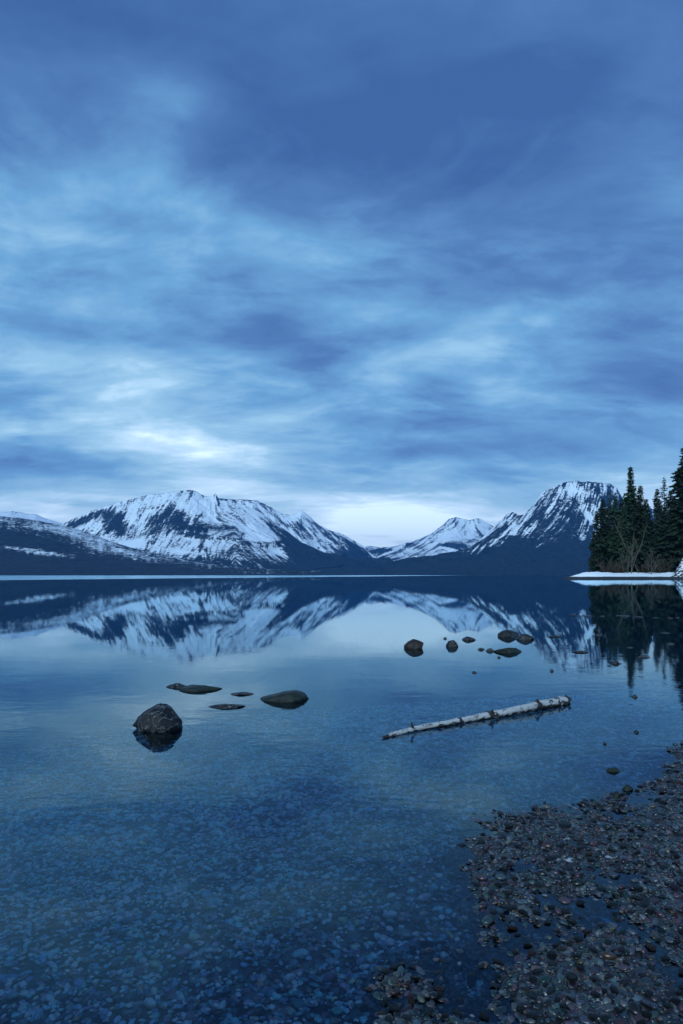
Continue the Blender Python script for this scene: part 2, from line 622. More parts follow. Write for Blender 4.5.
def bed_z(X, Y, detail=True):
    X, Y = np.asarray(X, float), np.asarray(Y, float)
    Yc = np.clip(Y, 1.0, 60.0)
    U = np.clip(X / Yc, -1.6, 1.6) * 2.2
    L = np.log(Yc)
    z = np.full(X.shape, COEF[n_])
    for (cu, cl_), c in zip(CU, COEF[:n_]):
        z = z + c * np.sqrt((U - cu) ** 2 + (L - cl_) ** 2 + 0.0009)
    if detail:
        am = np.clip(0.4 + Y * 0.05, 0.5, 1.0)
        z = z + (fbm(X * 2.6 + 11, Y * 2.6, 5, 4) * 0.042 + fbm(X * 7 + 1, Y * 7, 9, 3) * 0.044) * am - 0.010
    far = np.clip((np.maximum(Y, -Y * 0.3) - 35) / 60, 0, 1)
    far = far * far * (3 - 2 * far)
    land = np.clip((X - (0.66 * Y + 4)) * 0.06, -14, 5)
    z = z * (1 - far) + land * far
    side = np.clip((np.abs(X) - 30) / 60, 0, 1) * (1 - far)
    z = z * (1 - side) + np.where(X > 0, np.clip(0.5 + 0.05 * (X - 20), 0, 5), -9) * side
    return np.clip(z, -14, 6)


def axis(fine_lo, fine_hi, step, lo, hi, g=1.13):
    a = list(np.arange(fine_lo, fine_hi + 1e-6, step))
    s, v = step, a[-1]
    while v < hi:
        s *= g
        v += s
        a.append(min(v, hi))
    s, v, b = step, a[0], []
    while v > lo:
        s *= g
        v -= s
        b.append(max(v, lo))
    return np.array(b[::-1] + a)


ax_ = axis(-5.5, 5.5, 0.05, -12500, 12500)
ay_ = axis(1.2, 9.5, 0.05, -1500, 21000)
GX, GY = np.meshgrid(ax_, ay_)
GZ = bed_z(GX, GY)
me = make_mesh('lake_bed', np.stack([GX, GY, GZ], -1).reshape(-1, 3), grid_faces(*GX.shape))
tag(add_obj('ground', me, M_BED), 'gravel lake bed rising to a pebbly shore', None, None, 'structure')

# the water surface
wx = np.array([-12500, -3000, -300, -30, 30, 300, 3000, 12500.])
wy = np.array([-1500, -400, -40, 40, 400, 4000, 21000.])
WX, WY = np.meshgrid(wx, wy)
me = make_mesh('water', np.stack([WX, WY, WX * 0], -1).reshape(-1, 3), grid_faces(*WX.shape), smooth=False)
tag(add_obj('water', me, M_WATER), 'still clear blue lake mirroring mountains and clouds', None, None, 'structure')


# ------------------------------------------------------------------ mountains
def erode(px, py, dx, dy, seed):
    ix, iy = np.floor(px), np.floor(py)
    fx, fy = px - ix, py - iy
    va = np.zeros_like(px); vx = np.zeros_like(px); vy = np.zeros_like(px); wt = np.zeros_like(px)
    for i in range(-2, 2):
        for j in range(-2, 2):
            hx = hash2(ix - i, iy - j, seed) * 0.5
            hy = hash2(ix - i, iy - j, seed + 5.3) * 0.5
            qx, qy = fx + i - hx, fy + j - hy
            d = qx * qx + qy * qy
            w = np.exp(-d * 2)
            wt += w
            mag = (qx * dx + qy * dy) * 2 * PI
            s = -np.sin(mag) * w
            va += np.cos(mag) * w
            vx += s * dx
            vy += s * dy
    return va / wt, vx / wt, vy / wt


def sstep(x, a, b):
    t_ = np.clip((x - a) / (b - a), 0, 1)
    return t_ * t_ * (3 - 2 * t_)


def mountain(name, sil, r0, r1, label, seed, treeline, blobs=(), cell=900.0, amp=0.10, ncol=400, nrow=150, shape=0.5, back=0.5, jag=0.5, streak=0.5, base_z=-25.0, width=0.25, spur=0.12, cap=0.85, ribs=((0, 0.0), (700, 0.0)), ribf=0.22):
    """sil: skyline as pixel points; the skyline stands r1 metres away, its foot r0 metres away."""
    sx = np.array([p[0] for p in sil], float)
    sy = np.array([p[1] for p in sil], float)
    pxs = np.linspace(sx[0], sx[-1], ncol)
    top = np.interp(pxs, sx, sy)
    top = top + (fbm(pxs * 0.11, pxs * 0 + seed, seed, 4) * 1.6) * jag
    u = (pxs - 341.5) / F
    r0, r1, cell = r0 * 0.6, r1 * 0.6, cell * 0.6
    H = np.maximum((HZ - top) / F * r1 + CAM_H, 5)
    kw = np.hanning(61)
    Hs = np.convolve(np.pad(H, 30, mode='edge'), kw / kw.sum(), mode='valid')
    nb = int(nrow * 0.3)
    t_ = np.concatenate([np.linspace(0, 1, nrow), 1 + np.linspace(0, 1, nb + 1)[1:] * back])
    T = t_[:, None] * np.ones((1, ncol))
    U = np.ones((len(t_), 1)) * u[None]
    RR = r0 + (r1 - r0) * T
    Tm = np.minimum(T, 1)
    sh = (1 - shape) * Tm + shape * Tm * Tm
    bk = np.clip((T - 1) / back, 0, 1)
    sh = np.where(T > 1, 1 - bk ** 1.2, sh)
    sharp = np.where(T > 1, 1 - np.clip((T - 1) / back, 0, 1), Tm ** 9)
    Z = (Hs[None] + (H - Hs)[None] * sharp) * sh
    X = U * RR
    env = (Tm ** 0.8) * (1 - Tm ** 5) * np.where(T > 1, 0, 1)
    Z = Z + (ridged(X / (cell * 2.2) + seed, RR / (cell * 3.0), seed, 3) - 0.62) * spur * 2 * H.max() * env
    def grads(Z):
        zu = np.gradient(Z, axis=1) / np.gradient(U, axis=1)
        zr = np.gradient(Z, axis=0) / np.gradient(RR, axis=0)
        gx = zu / RR
        return gx, zr - gx * U
    gx, gy = grads(Z)
    k = 1.5
    ddx, ddy = gy * k, -gx * k
    ln = np.sqrt(ddx ** 2 + ddy ** 2) + 1e-6
    lim = np.minimum(ln, 1.0) / ln
    ddx, ddy = ddx * lim, ddy * lim
    h = np.zeros_like(Z); hx = np.zeros_like(Z); hy = np.zeros_like(Z)
    a, f = 0.5, 1.0
    for o in range(5):
        e, ex, ey = erode(X / cell * f, RR / cell * f, ddx + hy * 0.6, ddy - hx * 0.6, seed + o)
        h += e * a; hx += ex * a * f; hy += ey * a * f
        a *= 0.5; f *= 2.0
    Z = Z + h * amp * H.max() * env
    fine = fbm(X / 110, RR / 110, seed + 3, 4)
    Z = Z + fine * 16 * env
    Z[0] = base_z
    Z = np.where(T > 1, np.maximum(Z, base_z), Z)
    gx, gy = grads(Z)
    slope = np.sqrt(gx ** 2 + gy ** 2)
    PX = 341.5 + U * F
    PY = HZ - (Z - CAM_H) / RR * F
    tl = np.interp(PX, [p[0] for p in treeline], [p[1] for p in treeline])
    sn = 0.5 + (tl - PY) / 40.0
    sn = np.clip(sn, 0.12, cap)
    # tree and rock ribs that run down the fall line
    slant = np.interp(PX, [p[0] for p in ribs], [p[1] for p in ribs])
    q1 = (PX - (PY - 500) * slant) * ribf
    rb = fbm(q1, PY * 0.045 + seed, seed + 5, 4, 0.6) * 0.6 + fbm(q1 * 2.6, PY * 0.16 + seed, seed + 6, 3, 0.6) * 0.7
    sn = sn + streak * rb + h * streak * -0.7 + fbm(X / 420, RR / 420, seed + 8, 4) * 0.35
    sn = sn - sstep(slope, 0.8, 1.4) * 0.3
    for (bx, by, rx, ry, rot, am) in blobs:
        c, s = math.cos(R(rot)), math.sin(R(rot))
        dx, dy = PX - bx, PY - by
        q = ((dx * c + dy * s) / rx) ** 2 + ((-dx * s + dy * c) / ry) ** 2
        sn = sn + am * np.exp(-q * q)
    V = np.stack([X, RR, Z], -1).reshape(-1, 3)
    me = make_mesh(name, V, grid_faces(*X.shape)[:, ::-1] if False else grid_faces(*X.shape), True, {'snow': sn.ravel()})
    return tag(add_obj(name, me, M_MOUNT), label, None, None, 'structure')


# far pale range at the left edge
mountain('mountain', [(-200, 520), (-100, 505), (0, 513), (12, 511.5), (22, 512.5), (36, 514.5), (48, 519), (60, 523.5), (75, 527), (110, 540), (150, 560)], 17000, 22000,
         'pale distant snow range at the far left', 21.3, [(-200, 545), (200, 545)], cell=1500, ncol=220, nrow=70, jag=0.6, streak=0.25)
# centre far range
mountain('mountain', [(330, 560), (355, 549), (366, 546), (375, 546.5), (383, 549), (396, 546), (414, 541), (431, 534), (443, 525), (449, 519), (456, 517), (462, 518), (469, 520), (474, 519), (479, 518), (485, 521.5), (493, 526), (505, 532), (530, 545), (560, 560)],
         13000, 17000, 'snow covered peak in the valley gap at the centre', 4.7, [(330, 566), (440, 570), (560, 566)], cell=1100, ncol=360, nrow=130, jag=0.5, streak=1.1, amp=0.20, cap=0.88, ribs=((380, -1.3), (440, -0.7), (469, 0.0), (500, 0.7)), ribf=0.34)
# back ridge of the main left massif
mountain('mountain', [(150, 515), (190, 500), (212, 497), (234, 499.5), (247, 500), (257, 501), (271, 507), (281, 513.5), (290, 515), (296, 514), (301, 510.5), (306, 513), (311, 517), (316, 522), (328, 530), (338, 532), (348, 537), (355, 541), (362, 545), (368, 552), (378, 561), (388, 566), (400, 571), (420, 574)],
         10500, 14000, 'long snowy ridge falling to the right behind the main left peak', 8.1, [(150, 548), (270, 545), (347, 556), (420, 560)], cell=900, ncol=460, nrow=150, jag=0.6, streak=1.1, amp=0.17, cap=0.66, ribs=((150, 0.8), (700, 1.1)), ribf=0.22,
         blobs=[(360, 556, 16, 6, 35, -0.45)])
# main left massif
mountain('mountain', [(20, 548), (45, 532), (60, 525), (75, 518), (88, 512), (100, 508), (120, 502), (140, 497), (152, 494), (160, 493.5), (170, 492), (180, 490.5), (190, 490), (198, 492), (205, 496), (211, 497), (215.5, 493.5), (219, 499), (230, 502), (245, 505), (258, 511), (270, 519), (282, 527), (300, 541), (325, 553), (350, 561), (388, 568), (415, 573.5)],
         6800, 10500, 'broad snow covered mountain with dark tree patches left of centre', 2.9, [(20, 546), (100, 556), (200, 564), (250, 569), (280, 563), (300, 538), (420, 520)], cell=850, ncol=640, nrow=210, jag=0.4, streak=0.95, amp=0.15, shape=0.55, cap=0.80, ribs=((40, -0.9), (120, -0.5), (170, -0.6), (200, -0.35), (216, 0.2), (235, 0.9), (300, 1.1)), ribf=0.26,
         blobs=[(116, 523, 17, 11, 35, -0.95), (88, 518, 20, 4, -28, -0.8), (160, 515, 17, 6, -35, -0.8), (178, 519, 13, 8, -35, -0.8), (200, 524, 3, 18, 12, -0.5), (203, 540, 3, 12, 20, -0.55),
                (150, 531, 14, 4, -20, -0.5), (130, 520, 5, 16, 25, 0.5), (196, 505, 20, 10, 0, 0.5), (222, 540, 16, 8, 0, 0.25), (145, 546, 40, 5, 8, 0.25),
                (262, 532, 30, 5, 48, 0.15), (300, 548, 24, 13, 42, -0.9), (340, 566, 40, 9, 8, -1.0), (276, 530, 18, 6, 50, -0.5)])
# right mountain
mountain('mountain', [(385, 574), (410, 570), (425, 565), (440, 559), (457, 553), (472, 546), (487, 534), (498, 523), (507, 514.5), (513, 512), (519, 515), (525, 514), (531, 508), (538, 499), (542, 492.5), (551, 488), (563, 483.5), (577, 481), (595, 482), (610, 483.5), (617, 487.5), (622, 496), (650, 508), (690, 520), (760, 530), (850, 520)],
         6200, 9500, 'steep flat topped mountain with dark forested base behind the trees', 6.4, [(385, 556), (450, 558), (500, 541), (530, 536), (570, 530), (620, 532), (850, 540)], cell=800, ncol=640, nrow=210, jag=1.1, streak=1.2, amp=0.17, shape=0.45, cap=0.33, ribs=((400, -1.0), (540, -0.8), (580, -0.3), (640, 0.1)), ribf=0.36,
         blobs=[(588, 489, 34, 7, 5, 0.42), (480, 540, 50, 10, -28, -0.1), (560, 498, 12, 14, 30, 0.25), (555, 512, 30, 10, -25, -0.22), (600, 515, 12, 22, 25, 0.3), (480, 566, 120, 11, -6, -0.9), (560, 560, 70, 20, 0, -0.9)])
# low forested ridge, nearest on the left
mountain('hill', [(-260, 490), (-120, 503), (-40, 511), (0, 516), (20, 518), (40, 521), (60, 525), (80, 530), (95, 535), (110, 541), (130, 547.5), (150, 552), (180, 559), (220, 567), (260, 571.5), (320, 574.5)],
         4200, 7200, 'low dark forested ridge dusted with snow at the left', 12.2, [(-260, 505), (0, 521), (60, 531), (100, 543), (150, 556), (230, 566), (350, 568)], cell=700, ncol=460, nrow=140, jag=0.25, streak=0.35, amp=0.05, shape=0.3,
         blobs=[(40, 552, 45, 2.5, 9, 0.45), (100, 545, 60, 5, 18, 0.2), (60, 566, 130, 7, 2, -0.6), (20, 538, 40, 6, 12, -0.25)], spur=0.06)

# ------------------------------------------------------------------ snowy spit with trees (about 250 m off)
SPY = K / 3.6      # distance of the waterline of the spit


def spit():
    nx, ny = 260, 60
    xs = np.linspace(72, 330, nx)
    v = np.concatenate([np.linspace(0, 1, 40) ** 1.6, 1 + np.linspace(0, 1, 21)[1:]])
    ny = len(v)
    X = xs[None] * np.ones((ny, 1))
    Vv = v[:, None] * np.ones((1, nx))
    width = 60 * sstep(xs, 78, 112) + 6
    front = SPY + fbm(xs * 0.06, xs * 0, 3, 3) * 2.0 - 30 * sstep(xs, 118, 170)
    Y = front[None] + Vv * width[None]
    tipk = sstep(xs, 84, 91)[None]
    lump = 0.5 + 0.8 * fbm(X * 0.16 + 3, Y * 0.08, 31, 4)
    prof = np.clip(Vv * 7, 0, 1) ** 0.6
    Z = -0.7 + prof * (1.25 + tipk * (0.8 + 1.4 * lump))
    rise = sstep(X / Y, 0.476, 0.492) * sstep(Vv, 0.02, 0.22)
    Z = Z + rise * 8.0 + rise * fbm(X * 0.35, Y * 0.2, 7, 4) * 1.6
    Z = np.where(Vv > 1, Z - (Vv - 1) * 1.0, Z)
    Z = np.where(Vv > 1.9, -3, Z)
    Z = Z - (1 - sstep(X, 80.5, 84)) * 2.5
    rocky = sstep(X / Y, 0.474, 0.484) * 0.46 + 0.10
    X = X + (Y - SPY) * 0.36
    me = make_mesh('spit', np.stack([X, Y, Z], -1).reshape(-1, 3), grid_faces(*X.shape), True, {'rocky': rocky.ravel()})
    return tag(add_obj('shore', me, M_SPIT), 'low snow covered spit of shore under the conifers', None, None, 'structure')


spit()


def tube(path, rad, seg=6):
    path = np.asarray(path, float)
    n = len(path)
    tan = np.gradient(path, axis=0)
    tan /= np.linalg.norm(tan, axis=1)[:, None] + 1e-9
    ref = np.array([0.31, 0.17, 1.0]) if abs(tan[0, 2]) < 0.9 else np.array([1.0, 0.2, 0.1])
    a = np.cross(tan, ref)
    a /= np.linalg.norm(a, axis=1)[:, None] + 1e-9
    b = np.cross(tan, a)
    ang = np.linspace(0, 2 * PI, seg, endpoint=False)
    V = path[:, None] + np.asarray(rad)[:, None, None] * (a[:, None] * np.cos(ang)[None, :, None] + b[:, None] * np.sin(ang)[None, :, None])
    i = np.arange(n - 1)[:, None] * seg
    j = np.arange(seg)[None]
    j2 = (j + 1) % seg
    Fq = np.stack([i + j, i + j2, i + seg + j2, i + seg + j], -1).reshape(-1, 4)
    return V.reshape(-1, 3), Fq


class Geo:
    def __init__(self):
        self.V, self.Q, self.T, self.A, self.n = [], [], [], [], 0

    def add(self, V, Q=None, T=None, a=0.5):
        V = np.asarray(V, float)
        self.V.append(V)
        self.A.append(np.full(len(V), a) if np.isscalar(a) else a)
        if Q is not None and len(Q):
            self.Q.append(np.asarray(Q) + self.n)
        if T is not None and len(T):
            self.T.append(np.asarray(T) + self.n)
        self.n += len(V)

    def mesh(self, name, smooth=True):
        fs = []
        if self.Q:
            fs.append(np.concatenate(self.Q))
        if self.T:
            fs.append(np.concatenate(self.T))
        return make_mesh(name, np.concatenate(self.V), fs, smooth, {'leaf': np.concatenate(self.A)})


def conifer(px, top, Y, halfw, kind, label, seed, density=1.0, spindly=0.0, base_frac=0.03, z0=1.6):
    """px/top: where the tip stands; halfw: half width of the crown in metres near its foot."""
    rng = np.random.RandomState(seed)
    x = (px - 341.5) / F * Y
    ht = CAM_H + (HZ - top) / F * Y - z0
    root = bpy.data.objects.new('conifer_tree', None)
    COL.objects.link(root)
    root.location = (x, Y, z0)
    tag(root, label, 'tree', 'conifers on the snowy spit')
    lean = rng.normal(0, 0.012, 2)
    tz = np.linspace(-1.5, ht, 14)
    path = np.stack([lean[0] * tz + 0.06 * np.sin(tz * 0.3 + seed), lean[1] * tz, tz], 1)
    V, Q = tube(path, np.interp(tz, [-1.5, 0, ht * 0.5, ht], [0.55, 0.48, 0.26, 0.03]), 8)
    tr = Geo()
    tr.add(V, Q)
    g = Geo()
    P, D, L, H = [], [], [], []
    z = ht * base_frac
    while z < ht * 0.985:
        t = z / ht
        prof = 1.2 * (1 - t) ** 0.68 * (0.78 + 0.22 * math.sin(t * 17 + seed)) * (1 - 0.35 * spindly * sstep(t, 0.35, 0.8))
        if t < 0.12:
            prof *= 0.75 + 2 * t
        rad = max(halfw * prof, 0.35)
        nb = max(4, int((4.5 + 5.0 * (1 - t)) * density))
        a0 = rng.uniform(0, 6.28)
        for k in range(nb):
            if rng.rand() < 0.10 + 0.25 * spindly:
                continue
            az = a0 + k * 2 * PI / nb + rng.normal(0, 0.25)
            ln = rad * rng.uniform(0.6, 1.15)
            if rng.rand() < 0.05:
                ln *= 1.3
            up = 0.35 * t - 0.22 + rng.normal(0, 0.08)
            ns = max(4, int(ln / 0.22))
            s = np.linspace(0.08, 1, ns)
            dr = np.array([math.cos(az), math.sin(az)])
            c = np.zeros((ns, 3))
            c[:, 0] = dr[0] * s * ln
            c[:, 1] = dr[1] * s * ln
            c[:, 2] = z + (up * s - 0.28 * s * s + 0.12 * s ** 3) * ln
            c[:, 0] += np.interp(z, tz, path[:, 0])
            c[:, 1] += np.interp(z, tz, path[:, 1])
            if t < 0.9 and ln > 1.2:
                bv, bq = tube(c[::max(1, ns // 5)], np.linspace(0.07, 0.02, len(c[::max(1, ns // 5)])), 3)
                tr.add(bv, bq)
            # sprays to both sides of the branch
            for side in (-1, 1, 0):
                m = ns
                wv = (0.6 - 0.35 * s) * min(ln, 3.0) * 0.62 + 0.42
                ang = az + side * rng.uniform(0.7, 1.2, m)
                q = np.stack([np.cos(ang), np.sin(ang), -0.28 + rng.normal(0, 0.22, m)], 1)
                P.append(c + rng.normal(0, 0.07, (m, 3)))
                D.append(q)
                L.append(wv * rng.uniform(0.6, 1.3, m))
                H.append(np.full(m, 0.2 + 0.6 * rng.rand()))
        z += (0.42 + 0.35 * (1 - t)) * rng.uniform(0.8, 1.25) * (1 + 0.5 * spindly)
    P, D, L, H = np.concatenate(P), np.concatenate(D), np.concatenate(L), np.concatenate(H)
    D /= np.linalg.norm(D, axis=1)[:, None]
    n = len(P)
    side = np.cross(D, np.tile([0, 0, 1.0], (n, 1)) + rng.normal(0, 0.5, (n, 3)))
    side /= np.linalg.norm(side, axis=1)[:, None] + 1e-9
    w = L * rng.uniform(0.2, 0.42, n)
    tip = P + D * L[:, None]
    midp = P + D * (L * 0.55)[:, None]
    droop = np.zeros((n, 3)); droop[:, 2] = -0.10 * L
    V = np.stack([P, midp + side * w[:, None] + droop, tip + droop * 1.6, midp - side * w[:, None] + droop], 1).reshape(-1, 3)
    Q = np.arange(n * 4).reshape(-1, 4)
    g.add(V, Q, None, np.repeat(H, 4))
    add_obj('trunk', tr.mesh('trunk'), M_BARK, root)
    add_obj('crown', g.mesh('crown', False), M_NEEDLE[kind], root)
    return root


TR = [
    (598, 510, 262, 3.6, 'dark', 'short dense dark conifer at the outer tip of the spit', 0.9, 0.0),
    (602.5, 497, 266, 4.4, 'dark', 'dark full conifer second from the tip of the spit', 1.1, 0.0),
    (610, 490, 276, 4.0, 'blue', 'thin topped conifer behind the second tree from the spit tip', 0.8, 0.6),
    (615.5, 491.5, 264, 4.6, 'green', 'green conifer with a blunt top left of the tallest central tree', 1.0, 0.1),
    (625, 505, 261, 4.4, 'green', 'lower green conifer tucked against the left foot of the tall central tree', 1.0, 0.0),
    (632.8, 464.5, 268, 6.2, 'green', 'tall pointed conifer standing highest in the middle of the grove', 1.15, 0.0),
    (640.5, 484, 264, 5.4, 'dark', 'dark conifer leaning on the right shoulder of the tallest middle tree', 1.15, 0.0),
    (649, 512, 270, 4.2, 'dark', 'short dark conifer filling the gap right of the bare trees', 1.0, 0.0),
    (656, 488, 272, 4.6, 'blue', 'bluish pointed conifer in the gap between the two tall trees', 1.0, 0.1),
    (665.5, 475, 276, 4.6, 'blue', 'sparse spindly conifer with a ragged thin top', 0.8, 0.75),
    (664, 505, 262, 5.0, 'dark', 'dark dense conifer in front of the spindly tree', 1.1, 0.0),
    (673, 497, 266, 4.8, 'dark', 'dark conifer at the left foot of the edge tree', 1.1, 0.0),
    (682.5, 446, 262, 9.0, 'dark', 'tallest dark conifer cut by the right edge of the photo', 1.1, 0.35),
    (594.5, 530, 272, 2.6, 'dark', 'stubby dark conifer lowest at the water side of the grove', 1.0, 0.0),
    (607, 507, 282, 5.0, 'dark', 'dark conifer filling the back between the second and third trees', 1.0, 0.0),
    (622, 497, 284, 5.0, 'dark', 'dark conifer at the back just left of the tallest middle tree', 1.0, 0.0),
    (646, 498, 284, 5.2, 'dark', 'dark conifer at the back right of the tallest middle tree', 1.0, 0.0),
    (660, 500, 286, 5.2, 'dark', 'dark conifer at the back behind the bluish pointed tree', 1.0, 0.0),
    (671, 489, 284, 5.2, 'dark', 'dark conifer at the back beside the tallest edge tree', 1.0, 0.0),
    (693, 470, 268, 8.0, 'dark', 'dark conifer close behind the tallest edge tree on its right', 0.9, 0.1),
    (708, 452, 272, 6.4, 'green', 'green conifer last in the row past the tallest edge tree', 0.8, 0.1),
]
for i, (px, top, Y, hw, kd, lb, de, sp_) in enumerate(TR):
    conifer(px, top, Y + 8, hw, kd, lb, 100 + i * 7, de, sp_, z0=1.6 if px < 668 else 6.0)


def bare_tree(px, top, Y, label, seed, mat, name='bare_tree', cat='tree', stems=1, spread=0.25, z0=1.8, grp=None, twig=1.0, r0=0.16):
    rng = np.random.RandomState(seed)
    x = (px - 341.5) / F * Y
    ht = CAM_H + (HZ - top) / F * Y - z0
    root = bpy.data.objects.new(name, None)
    COL.objects.link(root)
    root.location = (x, Y, z0)
    tag(root, label, cat, grp)
    tr, cr = Geo(), Geo()

    def grow(g, p, d, ln, r, lev):
        n = 6
        pts = [p]
        for i in range(n):
            d = d + rng.normal(0, 0.09 + 0.04 * lev, 3) + np.array([0, 0, 0.05])
            d /= np.linalg.norm(d)
            pts.append(pts[-1] + d * ln / n)
        pts = np.array(pts)
        rr = np.linspace(r, r * 0.35, n + 1)
        V, Q = tube(pts, rr, 6 if lev == 0 else (4 if lev == 1 else 3))
        g.add(V, Q)
        if lev < 3:
            nk = int((11, 6, 4)[lev] * twig)
            for k in range(nk):
                s = rng.uniform(0.22 if lev == 0 else 0.15, 0.98)
                i = min(int(s * n), n - 1)
                q = pts[i] + (pts[i + 1] - pts[i]) * (s * n - i)
                az = rng.uniform(0, 6.28)
                dd = d * 0 + (pts[i + 1] - pts[i]) / (ln / n) * 0.95 + np.array([math.cos(az), math.sin(az), 0.25]) * 0.75
                dd /= np.linalg.norm(dd)
                grow(cr, q, dd, ln * (0.42, 0.5, 0.5)[lev] * (1.05 - 0.55 * s) * rng.uniform(0.7, 1.2), max(rr[i] * 0.5, 0.022), lev + 1)

    for sidx in range(stems):
        az = rng.uniform(0, 6.28)
        sp2 = spread * (0 if stems == 1 else rng.uniform(0.3, 1))
        d = np.array([math.cos(az) * sp2, math.sin(az) * sp2, 1.0])
        d /= np.linalg.norm(d)
        grow(tr, np.array([math.cos(az) * 0.3 * (stems > 1), math.sin(az) * 0.3 * (stems > 1), -0.5]), d, (ht + 0.5) * (1.0 if sidx == 0 else rng.uniform(0.6, 0.98)), r0, 0)
    if name == 'shrub':
        add_obj('stem', tr.mesh('stem'), mat, root)
        add_obj('twigs', cr.mesh('twigs'), mat, root)
    else:
        add_obj('trunk', tr.mesh('trunk'), mat, root)
        add_obj('crown', cr.mesh('crown'), mat, root)
    return root


bare_tree(631.5, 519, 264, 'pale leafless tree with two stems before the tallest conifer', 5, M_PALE, stems=2, spread=0.18, twig=0.7)
bare_tree(639.5, 515, 265, 'taller straight pale leafless tree right of the two stemmed one', 9, M_PALE, stems=1, spread=0.1, twig=0.8)
bare_tree(650, 550, 263, 'low pale leafless sapling clump at the right of the bare trees', 15, M_PALE, stems=4, spread=0.4, r0=0.09)
bare_tree(627, 548, 263, 'small pale leafless sapling at the left of the bare trees', 19, M_PALE, stems=3, spread=0.4, r0=0.09)
for i, (px, top, Y, lb) in enumerate([(605, 557, 253, 'brown leafless shrub under the second conifer from the tip'), (613, 561, 252.6, 'low brown twiggy shrub left of the bare saplings'),
                                       (622, 560, 252.4, 'brown twiggy shrub beneath the tall central conifer'), (644, 560, 252.4, 'brown twiggy shrub between the bare tree and the sapling clump'),
                                       (658, 562, 252.6, 'low brown shrub at the snow edge right of the sapling clump'), (667, 558, 252, 'brown shrub by the rocky snow bank at the right')]):
    bare_tree(px, top, Y + 12, lb, 40 + i, M_TWIG, 'shrub', 'shrub', stems=6, spread=0.8, grp='leafless shrubs along the spit', r0=0.06)


# ------------------------------------------------------------------ rocks in the shallows
ICO4 = ico(4)
ICO3 = ico(3)
ICO2 = ico(2)
ICO1 = ico(1)


def stone_shape(base, rng, cuts=7, rough=0.06, cutmin=0.55):
    V = base.copy()
    for _ in range(cuts):
        n = rng.normal(size=3)
        n /= np.linalg.norm(n)
        d = rng.uniform(cutmin, 0.95)
        s = V @ n
        V = V - np.clip(s - d, 0, None)[:, None] * n * 0.9
    V = V * (1 + rough * noise3(V * 2.2, rng.randint(9999)) + rough * 0.5 * noise3(V * 5.5, rng.randint(9999)) + rough * 0.22 * noise3(V * 13, rng.randint(9999)))[:, None]
    V = V / np.abs(V).max(0)
    return V


def rock(x0, x1, ytop, ywl, mat, label, seed, depth=0.9, sink=0.45, cuts=7, prof=None, name='rock', group='rocks breaking the lake surface', lean=0.0, cutmin=0.5, rough=0.07):
    """pixel extent x0..x1, top row and row of the near waterline"""
    rng = np.random.RandomState(seed)
    if ywl < 650 and x0 > 540:
        ytop = ytop + (ywl - ytop) * 0.6
    Yf = K / (ywl - HZ)
    w = (x1 - x0) / F * Yf
    dp = w * depth
    Y = Yf + dp * 0.42
    w = (x1 - x0) / F * Y
    # height of the top from its row at the rock's middle distance
    h = max(CAM_H + (HZ - ytop) / F * (Y + dp * 0.05), 0.015)
    V = stone_shape(ICO4[0], rng, cuts, rough, cutmin)
    V[:, 0] += lean * V[:, 2]
    V = V / np.abs(V).max(0)
    if prof is None:
        prof = [(-1, 0.45), (-0.6, 0.8), (rng.uniform(-0.35, 0.35), 1.0), (0.6, 0.8), (1, 0.45)]
    V[:, 2] = np.where(V[:, 2] > 0, V[:, 2] * np.interp(V[:, 0], [p[0] for p in prof], [p[1] for p in prof]), V[:, 2])
    V[:, 2] = np.where(V[:, 2] > 0, V[:, 2] / V[:, 2].max(), V[:, 2])
    hz = h / (1 - sink) / 1.0
    V = V * np.array([w / 2, dp / 2, hz * 0.5])
    V[:, 2] += h - hz * 0.5
    o = add_obj(name, make_mesh(name, V, ICO4[1]), M_ROCK[mat], None, ((((x0 + x1) / 2) - 341.5) / F * Y, Y, 0))
    return tag(o, label, 'rock', group)


